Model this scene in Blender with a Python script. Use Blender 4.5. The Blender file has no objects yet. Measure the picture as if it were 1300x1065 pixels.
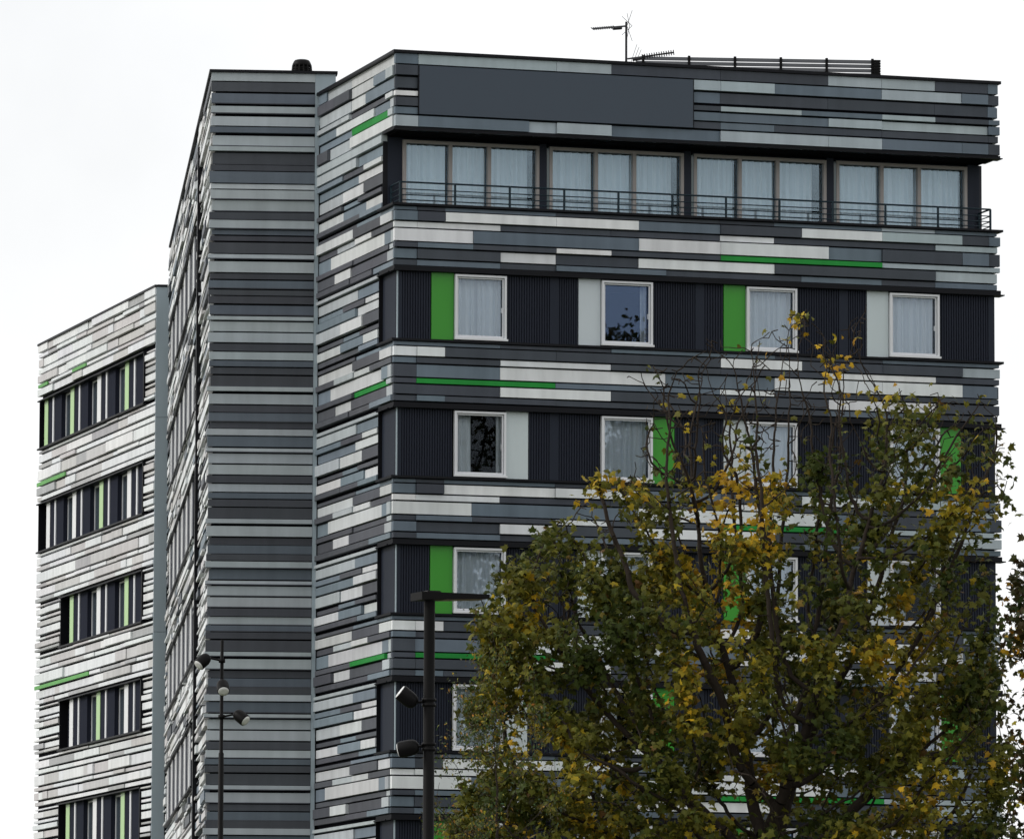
import bpy, math, random
import numpy as np
from mathutils import Vector, Matrix

random.seed(7)
SC = bpy.context.scene
COL = SC.collection


# ------------------------------------------------------------------ helpers
def lin(*c):
    return tuple((x / 255 / 12.92) if x / 255 <= .04045 else ((x / 255 + .055) / 1.055) ** 2.4 for x in c)


def tag(o, label=None, cat=None, group=None, kind=None):
    for k, v in (('label', label), ('category', cat), ('group', group), ('kind', kind)):
        if v:
            o[k] = v
    return o


def empty(name, loc):
    o = bpy.data.objects.new(name, None)
    o.location = loc
    o.empty_display_size = .3
    COL.objects.link(o)
    return o


class MB:
    """collects faces (with an optional colour per face) and links them as one mesh"""
    def __init__(s):
        s.v, s.f, s.c, s.smooth = [], [], [], []

    def poly(s, pts, faces, col=(1, 1, 1), smooth=False):
        n = len(s.v)
        s.v.extend(pts)
        for f in faces:
            s.f.append([i + n for i in f])
            s.c.append(col)
            s.smooth.append(smooth)

    def hexa(s, p, col=(1, 1, 1)):
        s.poly(p, [(0, 3, 2, 1), (4, 5, 6, 7), (0, 1, 5, 4), (1, 2, 6, 5), (2, 3, 7, 6), (3, 0, 4, 7)], col)

    def box(s, x0, x1, y0, y1, z0, z1, col=(1, 1, 1)):
        s.hexa([(x0, y0, z0), (x1, y0, z0), (x1, y1, z0), (x0, y1, z0),
                (x0, y0, z1), (x1, y0, z1), (x1, y1, z1), (x0, y1, z1)], col)

    def tube(s, a, b, ra, rb=None, n=12, col=(1, 1, 1), caps=True):
        rb = ra if rb is None else rb
        a, b = Vector(a), Vector(b)
        d = (b - a).normalized()
        u = d.orthogonal().normalized()
        w = d.cross(u)
        pts = []
        for c, r in ((a, ra), (b, rb)):
            for i in range(n):
                t = 2 * math.pi * i / n
                pts.append(tuple(c + (u * math.cos(t) + w * math.sin(t)) * r))
        s.poly(pts, [(i, (i + 1) % n, n + (i + 1) % n, n + i) for i in range(n)], col, True)
        if caps:
            s.poly(pts[:n], [tuple(range(n))[::-1]], col)
            s.poly(pts[n:], [tuple(range(n))], col)

    def lathe(s, base, axis, prof, n=24, col=(1, 1, 1)):
        """prof: list of (distance along the axis, radius)"""
        a, d = Vector(base), Vector(axis).normalized()
        u = d.orthogonal().normalized()
        w = d.cross(u)
        pts = []
        for t, r in prof:
            for i in range(n):
                q = 2 * math.pi * i / n
                pts.append(tuple(a + d * t + (u * math.cos(q) + w * math.sin(q)) * r))
        fs = []
        for k in range(len(prof) - 1):
            for i in range(n):
                fs.append((k * n + i, k * n + (i + 1) % n, (k + 1) * n + (i + 1) % n, (k + 1) * n + i))
        s.poly(pts, fs, col, True)
        s.poly(pts[:n], [tuple(range(n))[::-1]], col)
        s.poly(pts[-n:], [tuple(range(n))], col)

    def build(s, name, mat, parent=None, base=None):
        me = bpy.data.meshes.new(name)
        if base is not None:
            b = Vector(base)
            vv = [(x - b.x, y - b.y, z - b.z) for x, y, z in s.v]
        else:
            vv = s.v
        me.from_pydata(vv, [], s.f)
        at = me.color_attributes.new('paint', 'FLOAT_COLOR', 'CORNER')
        buf = []
        for f, c in zip(s.f, s.c):
            buf.extend((c[0], c[1], c[2], 1.0) * len(f))
        at.data.foreach_set('color', buf)
        me.polygons.foreach_set('use_smooth', s.smooth)
        me.materials.append(mat)
        me.update()
        o = bpy.data.objects.new(name, me)
        COL.objects.link(o)
        if parent:
            o.parent = parent
        return o


class Frame:
    """a facade: u along it, v outwards, z up"""
    def __init__(s, o, ang, out):
        s.o = Vector((o[0], o[1], 0))
        s.d = Vector((math.cos(ang), math.sin(ang), 0))
        s.n = Vector((math.sin(ang), -math.cos(ang), 0)) * out
        s.flip = out < 0
        s.ang = ang

    def p(s, u, v, z):
        q = s.o + s.d * u + s.n * v
        return (q.x, q.y, z)

    def box(s, mb, u0, u1, v0, v1, z0, z1, col=(1, 1, 1)):
        if s.flip:
            v0, v1 = v1, v0
        P = s.p
        # v0 = back, v1 = front for a right handed frame
        mb.hexa([P(u0, v1, z0), P(u1, v1, z0), P(u1, v0, z0), P(u0, v0, z0),
                 P(u0, v1, z1), P(u1, v1, z1), P(u1, v0, z1), P(u0, v0, z1)], col)


class Parts:
    """every box becomes a part of its own under the building"""
    def __init__(s, name, mat):
        s.name, s.mat = name, mat

    def add(s, F, *a):
        mb = MB()
        F.box(mb, *a[:6])
        return mb.build(s.name, s.mat, bld, BASE)


def prism(F, prof, z0, z1):
    """outline (u, v) in plan, front run first, raised from z0 to z1"""
    mb = MB()
    n = len(prof)
    lo = [F.p(u, v, z0) for u, v in prof]
    hi = [F.p(u, v, z1) for u, v in prof]
    order = range(n) if not F.flip else range(n - 1, -1, -1)
    seq = list(order)
    mb.poly(lo + hi, [(seq[i], seq[(i + 1) % n], n + seq[(i + 1) % n], n + seq[i]) for i in range(n)])
    mb.poly(hi, [tuple(seq)])
    mb.poly(lo, [tuple(seq[::-1])])
    return mb


# ------------------------------------------------------------------ materials
def new_mat(name):
    m = bpy.data.materials.new(name)
    m.use_nodes = True
    nt = m.node_tree
    nt.nodes.clear()
    out = nt.nodes.new('ShaderNodeOutputMaterial')
    return m, nt, out


def N(nt, t, **kw):
    n = nt.nodes.new(t)
    for k, v in kw.items():
        setattr(n, k, v)
    return n


def paint_mat(name, col=None, rough=.45, spec=.4, dirt=.12, scale=1.6, metal=0.0, bump=0.0, streak=True):
    """painted / coated surface; the colour comes from the 'paint' attribute unless given"""
    m, nt, out = new_mat(name)
    b = N(nt, 'ShaderNodeBsdfPrincipled')
    nt.links.new(b.outputs[0], out.inputs[0])
    geo = N(nt, 'ShaderNodeNewGeometry')
    mp = N(nt, 'ShaderNodeMapping')
    mp.inputs['Scale'].default_value = (scale * 2.2, scale * 2.2, scale * (.35 if streak else 2.2))
    nt.links.new(geo.outputs['Position'], mp.inputs[0])
    n1 = N(nt, 'ShaderNodeTexNoise')
    n1.inputs['Scale'].default_value = 1.0
    n1.inputs['Detail'].default_value = 5
    nt.links.new(mp.outputs[0], n1.inputs['Vector'])
    n2 = N(nt, 'ShaderNodeTexNoise')
    n2.inputs['Scale'].default_value = .35
    n2.inputs['Detail'].default_value = 3
    nt.links.new(geo.outputs['Position'], n2.inputs['Vector'])
    ad = N(nt, 'ShaderNodeMath', operation='ADD')
    nt.links.new(n1.outputs[0], ad.inputs[0])
    nt.links.new(n2.outputs[0], ad.inputs[1])
    mr = N(nt, 'ShaderNodeMapRange')
    mr.inputs[1].default_value = .6
    mr.inputs[2].default_value = 1.4
    mr.inputs[3].default_value = 1 - dirt
    mr.inputs[4].default_value = 1 + dirt * .35
    nt.links.new(ad.outputs[0], mr.inputs[0])
    mul = N(nt, 'ShaderNodeVectorMath', operation='SCALE')
    if col is None:
        a = N(nt, 'ShaderNodeAttribute', attribute_name='paint')
        nt.links.new(a.outputs['Color'], mul.inputs[0])
    else:
        mul.inputs[0].default_value = col
    nt.links.new(mr.outputs[0], mul.inputs[3])
    nt.links.new(mul.outputs[0], b.inputs['Base Color'])
    b.inputs['Roughness'].default_value = rough
    b.inputs['Specular IOR Level'].default_value = spec
    b.inputs['Metallic'].default_value = metal
    if bump:
        n3 = N(nt, 'ShaderNodeTexNoise')
        n3.inputs['Scale'].default_value = 1.3
        n3.inputs['Detail'].default_value = 1
        nt.links.new(geo.outputs['Position'], n3.inputs['Vector'])
        bp = N(nt, 'ShaderNodeBump')
        bp.inputs['Strength'].default_value = bump
        bp.inputs['Distance'].default_value = .02
        nt.links.new(n3.outputs[0], bp.inputs['Height'])
        nt.links.new(bp.outputs[0], b.inputs['Normal'])
    return m


def glass_mat(name='window_glass', coat=0.0, tint=(.32, .42, .55)):
    m, nt, out = new_mat(name)
    tr = N(nt, 'ShaderNodeBsdfTransparent')
    tr.inputs[0].default_value = (.95, .975, .985, 1)
    gl = N(nt, 'ShaderNodeBsdfGlossy')
    gl.inputs['Roughness'].default_value = .01
    gl.inputs[0].default_value = (*tint, 1)
    fr = N(nt, 'ShaderNodeFresnel')
    fr.inputs[0].default_value = 1.5
    mx = N(nt, 'ShaderNodeMixShader')
    if coat:                              # coated solar glass mirrors more of the sky
        mxm = N(nt, 'ShaderNodeMath', operation='MAXIMUM')
        mxm.inputs[1].default_value = coat
        nt.links.new(fr.outputs[0], mxm.inputs[0])
        nt.links.new(mxm.outputs[0], mx.inputs[0])
    else:
        nt.links.new(fr.outputs[0], mx.inputs[0])
    nt.links.new(tr.outputs[0], mx.inputs[1])
    nt.links.new(gl.outputs[0], mx.inputs[2])
    nt.links.new(mx.outputs[0], out.inputs[0])
    return m


def fabric_mat():
    m, nt, out = new_mat('curtain_fabric')
    d = N(nt, 'ShaderNodeBsdfDiffuse')
    d.inputs[0].default_value = (.83, .86, .88, 1)
    t = N(nt, 'ShaderNodeBsdfTranslucent')
    t.inputs[0].default_value = (.7, .74, .76, 1)
    mx = N(nt, 'ShaderNodeMixShader')
    mx.inputs[0].default_value = .12
    nt.links.new(d.outputs[0], mx.inputs[1])
    nt.links.new(t.outputs[0], mx.inputs[2])
    nt.links.new(mx.outputs[0], out.inputs[0])
    return m


def leaf_mat():
    m, nt, out = new_mat('leaf')
    a = N(nt, 'ShaderNodeAttribute', attribute_name='paint')
    d = N(nt, 'ShaderNodeBsdfPrincipled')
    d.inputs['Roughness'].default_value = .5
    d.inputs['Specular IOR Level'].default_value = .12
    nt.links.new(a.outputs['Color'], d.inputs['Base Color'])
    t = N(nt, 'ShaderNodeBsdfTranslucent')
    nt.links.new(a.outputs['Color'], t.inputs[0])
    mx = N(nt, 'ShaderNodeMixShader')
    mx.inputs[0].default_value = .22
    nt.links.new(d.outputs[0], mx.inputs[1])
    nt.links.new(t.outputs[0], mx.inputs[2])
    nt.links.new(mx.outputs[0], out.inputs[0])
    return m


def ground_mat(name, c1, c2, scale, rough=.9):
    m, nt, out = new_mat(name)
    b = N(nt, 'ShaderNodeBsdfPrincipled')
    b.inputs['Roughness'].default_value = rough
    geo = N(nt, 'ShaderNodeNewGeometry')
    n = N(nt, 'ShaderNodeTexNoise')
    n.inputs['Scale'].default_value = scale
    n.inputs['Detail'].default_value = 8
    nt.links.new(geo.outputs['Position'], n.inputs['Vector'])
    r = N(nt, 'ShaderNodeValToRGB')
    r.color_ramp.elements[0].position = .35
    r.color_ramp.elements[1].position = .65
    r.color_ramp.elements[0].color = (*c1, 1)
    r.color_ramp.elements[1].color = (*c2, 1)
    nt.links.new(n.outputs[0], r.inputs[0])
    nt.links.new(r.outputs[0], b.inputs['Base Color'])
    nt.links.new(b.outputs[0], out.inputs[0])
    return m


M = dict(
    clad=paint_mat('coated_cladding', None, .45, .15, .26, bump=.25),
    backing=paint_mat('dark_backing', (.009, .009, .012), .9, .02),
    core=paint_mat('dark_interior', (.012, .013, .016), .9, .05),
    wing_dark=paint_mat('wing_dark_metal', (.022, .025, .038), .8, .03),
    wing_glass=paint_mat('wing_glass', (.05, .065, .08), .12, .5, .1),
    ribbed=paint_mat('ribbed_dark_metal', (.019, .023, .036), .5, .14),
    smooth=paint_mat('smooth_dark_metal', (.020, .025, .038), .5, .14),
    trim=paint_mat('black_trim', (.006, .0065, .009), .5, .15),
    infill=paint_mat('infill_paint', None, .35, .4, .08),
    white=paint_mat('white_frame', (.72, .73, .75), .35, .4, .08),
    taupe=paint_mat('taupe_frame', (.34, .315, .30), .4, .3, .08),
    rail=paint_mat('railing_paint', (.010, .024, .034), .45, .2),
    pale=paint_mat('pale_grey_metal', (.35, .42, .46), .45, .2, .16),
    sign=paint_mat('slate_sign', lin(70, 79, 90), .55, .25, .03),
    roof=paint_mat('roof_felt', (.08, .08, .085), .9, .1, streak=False),
    lamp=paint_mat('black_lamp_paint', (.0045, .0042, .0042), .5, .1, .1),
    slat=paint_mat('grey_slat', (.13, .135, .145), .5, .2, .1),
    lens=paint_mat('lamp_lens', (.8, .8, .78), .12, .6, .03),  # white colour stands in for sky mirrored in the lens
    metal=paint_mat('antenna_metal', (.02, .02, .023), .5, .3, .1),
    bark=paint_mat('bark', (.035, .027, .021), .9, .15, .3, scale=6),
    glass=glass_mat('window_glass', .085, (.78, .87, 1)), glass_dimmed=glass_mat('dimmed_glass', 0, (.25, .28, .32)),  # second glass: reflection darkened to stand for mirrored trees
    glass_sky_tint=glass_mat('sky_tint_glass', .10, (.36, .50, .80)), glass_coated=glass_mat('coated_glass', .105, (.70, .88, 1)), fabric=fabric_mat(), leaf=leaf_mat(),  # first glass: reflection tinted to stand for mirrored blue sky
)

# panel colours of the cladding (linear albedo)
CW = (.80, .825, .84)
CL = (.43, .50, .53)
CB = (.145, .185, .225)
CD = (.069, .079, .096)
CK = (.042, .043, .054)
CG = (.02, .27, .045)
CP = (.60, .59, .585)
CN = (.44, .445, .45)
PAL = dict(N=CN, W=CW, L=CL, B=CB, D=CD, K=CK, G=CG, P=CP)


def jit(c, a=.07):
    k = 1 + random.uniform(-a, a)
    return tuple(min(.85, x * k * (1 + random.uniform(-.015, .015))) for x in c)


# ------------------------------------------------------------------ the building: directions and corners
AA = math.radians(16.9)
AS = math.radians(4.7)
CORNER = (-2.576, 143.0)
SHAFT = (-6.863, 148.924)
REAR = (-9.793, 180.682)
FA = Frame(CORNER, AA, 1)
FB = Frame(CORNER, AA + math.pi / 2, -1)
FS = Frame(SHAFT, AS, 1)
FC = Frame(SHAFT, AS + math.pi / 2, -1)
FL = Frame(REAR, AA + math.pi / 2, -1)
BASE = (CORNER[0], CORNER[1], 0)
bld = empty('apartment_building', BASE)
tag(bld, 'apartment block clad in staggered white, grey and green horizontal metal panels', 'building')

STOREY = 2.99
SILL = [21.92 - STOREY * k for k in range(8)]       # loggia floor, then window rows downwards
SILL[1:] = [18.945, 15.945, 12.96, 9.98, 6.99, 4.0, 1.0]
COURSE = [(-.068, -.148), (-.172, -.380), (-.405, -.532), (-.560, -.835), (-.860, -.972), (-1.0, -1.215),
          (-1.240, -1.365)]
BAND = [(1.53, 1.45), (1.41, 1.196), (1.157, 1.04), (1.01, .827), (.79, .546), (.478, .382), (.333, .139), (.12, .005)]


def mod(k):
    return 0 if k == 0 else .524 + .6345 * (k - 1)


AW = 14.09
PX = dict(zip([500, 530, 565, 600, 635, 670, 705, 740, 775, 810, 845, 880, 914, 949, 983, 1017, 1051, 1085, 1120,
               1154, 1187, 1221, 1255], range(23)))   # seam -> module number


def panel(mb, F, u0, u1, z1, z0, col, pr=None, g=.004, back=-.12, a=.07, gap=.009):
    p = random.choice((-.035, 0, 0, .03)) if pr is None else pr
    F.box(mb, u0 + g, u1 - g, back, p, z0 + gap, z1, jit(PAL[col] if isinstance(col, str) else col, a))


def course_A(mb, z1, z0, spec, end=AW, pr0=None):
    """spec: 'B530 D565 ...' = colour and the seam it runs to; E = the end"""
    u = 0.0
    base = random.choice((-.03, 0, .03)) if pr0 is None else pr0
    for s in spec.split():
        c, e = s[0], s[1:]
        u1 = end + .0 + base if e == 'E' else mod(PX[int(e)])
        if c != '-':
            p = base if random.random() < .65 else random.choice((-.035, 0, .03))
            # long panels are joined from sheets on the building's grid
            cuts = [u]
            while u1 - cuts[-1] > 4.2:
                cuts.append(cuts[-1] + .6345 * 4)
            cuts.append(u1)
            for a, b in zip(cuts[:-1], cuts[1:]):
                panel(mb, F=FA, u0=a - (.0 if a else 0), u1=b, z1=z1, z0=z0, col=c, pr=p)
        u = u1


clad_a = MB()
FASC = [(25.217, 24.99), (24.965, 24.74), (24.703, 24.46), (24.398, 24.285), (24.25, 24.058), (24.035, 23.884),
        (23.849, 23.606)]
for (z1, z0), s in zip(FASC, ['B530 L705 L775 D1051 L1120 L1187 D1255 BE',
                              'D530 -880 L914 L983 B1120 L1221 B1255 DE',
                              'D530 -880 B914 D1051 D1187 D1255 BE',
                              'W530 -880 D914 L1017 B1120 L1187 D1255 BE',
                              'D530 -880 B914 B1051 L1120 L1255 BE',
                              'B530 -880 D914 B983 D1255 DE',
                              'L530 B670 L705 L775 B914 L1051 L1120 B1221 B1255 DE']):
    course_A(clad_a, z1, z0, s)
SPA = ['B530 D565 B705 D775 D914 D983 B1120 L1187 B1255 BE',
       'B530 D565 W705 W810 B914 D1017 W1120 L1221 D1255 BE',
       'W530 W635 D914 W983 D1187 LE',
       'W600 B810 W914 W1051 B1120 D1221 B1255 DE',
       'D530 B600 D705 W775 D914 G1120 LE',
       'B530 D635 W705 D810 W983 D1187 LE',
       'D530 B635 D705 B845 D1017 B1120 D1187 BE']
SPB = ['B635 D775 B983 D1120 BE',
       'W530 W565 D705 D914 W1017 D1120 D1221 LE',
       'B530 D635 W775 D1051 W1187 DE',
       'D530 B635 W845 B983 W1221 BE',
       'D530 G705 B914 W983 D1187 DE',
       'D530 D635 W775 D1051 W1187 DE',
       'D530 B565 D705 D1051 B1187 DE']
for k in range(7):
    for (a, b), s in zip(COURSE, SPA if k % 2 == 0 else SPB):
        course_A(clad_a, SILL[k] + a, SILL[k] + b, s)
clad_a.build('cladding', M['clad'], bld, BASE)

# side of the front block
clad_b = MB()
SIDE = dict(W=(.60, .62, .63), L=(.45, .49, .51), B=(.19, .235, .275), D=(.10, .105, .12), G=CG)


def course_B(z1, z0, spec, start, end=6.38):
    """spec: colours from the shaft (far end) towards the corner"""
    u = end
    base = random.choice((-.03, 0, .03))
    for c, e in spec:
        e = max(e, start)
        p = base if random.random() < .5 else random.choice((-.04, 0, .035))
        panel(clad_b, FB, e, u, z1, z0, SIDE[c], p, a=.1)
        u = e


S0 = .125
W_ = .62
for (z1, z0), s in zip(FASC, [[('B', 5.68), ('L', 3.7), ('W', S0)],
                              [('D', 4.95), ('D', 3.68), ('W', 1.78), ('B', .7), ('L', S0)],
                              [('L', 5.65), ('L', 3.69), ('W', 2.52), ('B', S0)],
                              [('L', 4.36), ('L', 3.68), ('D', .69), ('W', S0)],
                              [('B', 4.84), ('W', 1.73), ('B', .4), ('L', S0)],
                              [('B', 3.52), ('G', .5), ('L', S0)],
                              [('D', 5.48), ('L', 3.6), ('W', S0)]]):
    course_B(z1, z0, s, S0)
for k in range(8):
    st = 1.22 if k else .97
    for (a, b), s in zip(BAND, [[('L', st)],
                                [('L', 3.05), ('B', st)],
                                [('B', 4.2), ('D', 2.42), ('W', st)],
                                [('B', 3.07), ('W', st)],
                                [('L', 4.34), ('W', 2.54), ('D', st)],
                                [('D', 4.27), ('B', 2.91), ('D', st)],
                                [('W', 4.29), ('B', 2.4), ('W', st)],
                                [('D', 4.26), ('D', 2.76), ('B', st)]]):
        course_B(SILL[k] + a + (.1 if k == 0 and a > 1.5 else 0), SILL[k] + b, s, st)
    if k == 7:
        break
    gr = 'G' if k % 2 else 'D'
    for (a, b), s in zip(COURSE, [[('D', 3.17), ('B', S0)],
                                  [('W', 3.28), ('D', 1.06), ('W', S0)],
                                  [('D', 4.82), ('L', 3.23), ('W', 1.87), ('D', S0)],
                                  [('B', 5.33), ('W', .9), ('B', .4), ('L', S0)],
                                  [('D', 3.32), (gr, .5), ('L', S0)],
                                  [('D', 4.9), ('W', 3.58), ('D', .68), ('L', S0)],
                                  [('D', 3.6), ('D', 1.84), ('B', S0)]]):
        course_B(SILL[k] + a, SILL[k] + b, s, S0)
clad_b.build('cladding', M['clad'], bld, BASE)

# right-hand end of the front block: plain courses returning round the corner
FR = Frame(FA.p(AW, 0, 0), AA + math.pi / 2, 1)
clad_r = MB()
for z1, z0 in FASC + [(SILL[k] + a, SILL[k] + b) for k in range(7) for a, b in COURSE]:
    u = .13
    c0 = random.choice((-.03, 0, .03))
    while u < 14:
        e = min(14, u + random.choice((1.9, 2.5, 3.8)))
        panel(clad_r, FR, u, e, z1, z0, random.choice('DDBBLD'), c0)
        u = e
for k in range(1, 8):
    FR.box(clad_r, .1, 14, -.12, -.07, SILL[k], SILL[k] + 1.5, CK)
FR.box(clad_r, .97, 14, -.12, -.03, SILL[0], SILL[0] + 1.59, CK)
clad_r.build('cladding', M['clad'], bld, BASE)

# ---------------------------------------------------------------- stair shaft: full-width bands
clad_s = MB()
TOP = [(25.735, 25.544, 'L'), (25.517, 25.305, 'D'), (25.257, 25.032, 'B'), (24.966, 24.807, 'L'), (24.727, 24.515, 'L'),
       (24.483, 24.356, 'B'), (24.29, 24.06, 'L'), (24.033, 23.933, 'L'), (23.893, 23.642, 'D'), (23.615, 23.486, 'D'),
       (23.459, 23.2, 'B')]
PER = [(23.176, 23.068, 'W'), (23.041, 22.834, 'L'), (22.807, 22.563, 'L'), (22.525, 22.373, 'D'), (22.346, 22.156, 'L'),
       (22.129, 22.02, 'B'), (21.982, 21.874, 'D'), (21.83, 21.586, 'D'), (21.559, 21.462, 'L'), (21.397, 21.153, 'L'),
       (21.126, 21.001, 'D'), (20.963, 20.79, 'B'), (20.747, 20.638, 'D'), (20.605, 20.441, 'D'), (20.4, 20.19, 'B')]
PER2 = [(20.144, 20.063, 'L'), (20.025, 19.808, 'L'), (19.771, 19.554, 'L'), (19.522, 19.36, 'D'), (19.333, 19.16, 'L'),
        (19.133, 19.009, 'B'), (18.982, 18.836, 'D'), (18.798, 18.555, 'D'), (18.539, 18.442, 'L'), (18.377, 18.151, 'L'),
        (18.118, 17.973, 'D'), (17.946, 17.757, 'B'), (17.741, 17.6, 'D'), (17.575, 17.434, 'L'), (17.407, 17.18, 'B')]
rows = TOP + PER + PER2
for j in range(1, 7):
    rows += [(a - 3.006 * j, b - 3.006 * j, c) for a, b, c in PER2]
SHC = dict(L=(.43, .475, .50), W=(.56, .60, .62), B=(.125, .15, .18), D=(.075, .081, .094))
SW = 2.36
for a, b, c in rows:
    if b < .3:
        break
    p = random.choice((-.035, 0, 0, .03))
    if c == 'L' and a - b < .15:
        p = .05
    lip = p + .012
    FS.box(clad_s, -p, SW, -.12, p, b, a, jit(SHC[c], .08))
    if random.random() < .5:
        FS.box(clad_s, -p - .003, SW + .003, p - .02, lip, b - .012, b + .008, jit(SHC['D'], .1))
clad_s.build('cladding', M['clad'], bld, BASE)
tr = MB()
FS.box(tr, SW + .005, SW + .095, -.12, .035, .1, 24.55)
FS.box(tr, SW + .003, 2.83, -.12, .0, 24.56, 25.735)
o = tr.build('corner_trim', M['pale'], bld, BASE)

# ---------------------------------------------------------------- long side wing and rear wing: pale courses
clad_c = MB()


def random_course(mb, F, u0, u1, z1, z0, wts, greens=(), lens=(.62, 1.26, 1.26, 1.9, 2.5, 3.2), prs=(-.03, 0, 0, .03), gap=.038):
    u = u0
    base = random.choice(prs)
    while u < u1 - .05:
        e = u + random.choice(lens)
        if u1 - e < .5:
            e = u1
        c = random.choices(list(wts), list(wts.values()))[0]
        p = base if random.random() < .6 else random.choice(prs)
        panel(mb, F, u, min(e, u1), z1, z0, c, p, a=.05, gap=gap)
        u = e
    for a, b in greens:
        F.box(mb, a, b, .0, max(prs) + .008, z0 + .02, z1 - .002, jit((.13, .42, .10)))


WC = dict(W=7, P=3, N=2, B=1.2, D=2.4)
WL = dict(W=11, P=5, N=1.6)
C_END = 31.2
TOPC = [(25.70, 25.47), (25.44, 25.2), (25.17, 25.05)] + FASC
for z1, z0 in TOPC[:3] + [(a + .0, b) for a, b in FASC]:
    random_course(clad_c, FC, .13, C_END, z1, z0, WC, gap=.062)
for k in range(8):
    for a, b in BAND:
        random_course(clad_c, FC, .13, 8.9, SILL[k] + a, SILL[k] + b, WC, lens=(.62, 1.26, 1.9), gap=.062)
        random_course(clad_c, FC, 29.4, C_END, SILL[k] + a, SILL[k] + b, WC, gap=.062)
    if k < 7:
        for a, b in COURSE:
            random_course(clad_c, FC, .13, C_END, SILL[k] + a, SILL[k] + b, WC, gap=.062)
clad_c.build('cladding', M['clad'], bld, BASE)

SILL_L = [21.83, 18.77, 15.78, 12.79, 9.8, 6.81, 3.82, .83]
clad_l = MB()
L_END = 14.5
zt = 24.9
topl = [.235, .13, .26, .17, .24, .11, .23]
for i, h in enumerate(topl):
    gr = [(13.2, 14.4), (8.3, 10.0)] if i == 5 else ()
    random_course(clad_l, FL, .03, L_END, zt, zt - h, WL, gr)
    zt -= h + .028
for k in range(8):
    ue = 14.3 if k < 2 else 11.3
    for a, b in BAND:
        f = 1.40 / 1.53
        z1, z0 = SILL_L[k] + a * f, SILL_L[k] + b * f
        random_course(clad_l, FL, .03, 1.2, z1, z0, WL, lens=(1.3,))
        if ue < 14:
            random_course(clad_l, FL, ue + .03, L_END, z1, z0, WL, lens=(1.9, 3.2))
    if k < 7:
        hh = SILL_L[k] - (SILL_L[k + 1] + 1.40)
        for i, (a, b) in enumerate(COURSE):
            f = hh / 1.42
            gr = ()
            if i == 4 and k == 0:
                gr = [(10.8, 14.45)]
            if i == 4 and k == 2:
                gr = [(7.6, 14.45)]
            random_course(clad_l, FL, .03, L_END, SILL_L[k] + a * f, SILL_L[k] + b * f, WL, gr)
clad_l.build('cladding', M['clad'], bld, BASE)
tr = MB()
FSL = Frame(REAR, AS, 1)
for z1, z0 in ((24.9, 21.3), (21.29, 15.4), (15.39, 9.5), (9.49, .1)):
    FSL.box(tr, .0, .345, -.9, .02, z0, z1)
tr.build('corner_trim', M['pale'], bld, BASE)

# ---------------------------------------------------------------- cores, slabs and backing
core = Parts('wall', M['backing'])
D_ = 14.0
for k in range(8):
    top = SILL[k] - .03
    bot = SILL[k + 1] + 1.50 if k < 7 else .02
    core.add(FA, .10, AW - .1, -D_, -.10, bot, top, CK)                       # spandrel slab
core.add(FA, .10, AW - .1, -D_, -.10, SILL[0] + 1.595, 25.18, CK)             # top fascia slab
for k in range(8):
    z0, z1 = SILL[k] - .028, SILL[k] + (1.598 if k == 0 else 1.502)
    core.add(FA, .103, AW - .103, -D_ + .05, -2.3, z0, z1, CK)                # rooms stop here
    core.add(FA, .103, .4, -2.29, -1.22 if k else -.96, z0, z1, CK)
    if k:
        core.add(FA, AW - .32, AW - .11, -2.29, -.2, z0, z1, CK)
    else:
        core.add(FA, AW - .32, AW - .11, -2.29, -.96, z0, z1, CK)
core.add(FS, .10, 2.83, -30, -.11, .02, 25.72, CK)                            # stair shaft and long wing
core.add(FS, 2.84, 14, -30, -14.5, .02, 25.0, CK)
# rear wing
core.add(FL, .02, L_END - .08, -12, -.35, .03, 24.88, CK)
for k in range(8):
    top = SILL_L[k] - .02
    bot = SILL_L[k + 1] + 1.42 if k < 7 else .04
    core.add(FL, .03, L_END - .1, -.34, -.11, bot, top, CK)
    core.add(FL, .03, 1.24, -.34, -.11, SILL_L[k] - .018, SILL_L[k] + 1.418, CK)
    if k >= 2:
        core.add(FL, 11.28, L_END - .1, -.34, -.11, SILL_L[k] - .018, SILL_L[k] + 1.418, CK)
core.add(FL, .03, L_END - .1, -.34, -.11, SILL_L[0] + 1.42, 24.87, CK)

rf = MB()
FA.box(rf, .12, AW - .12, -D_, -.12, 25.185, 25.2)
rf.build('roof', M['roof'], bld, BASE)
cp = Parts('roof_coping', M['trim'])
cp.add(FA, -.05, AW + .06, -.45, .05, 25.226, 25.292)
cp.add(FB, .452, 6.38, -.4, .05, 25.224, 25.290)
cp.add(FR, .452, D_, -.4, .06, 25.224, 25.290)
cp.add(FS, -.05, 2.87, -.35, .05, 25.738, 25.80)
cp.add(FC, .352, 30, -.4, .05, 25.736, 25.798)
cp.add(FL, -.02, L_END + .03, -.4, .05, 24.905, 24.965)
cp.add(FSL, .03, .36, -.9, .04, 24.907, 24.967)

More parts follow.
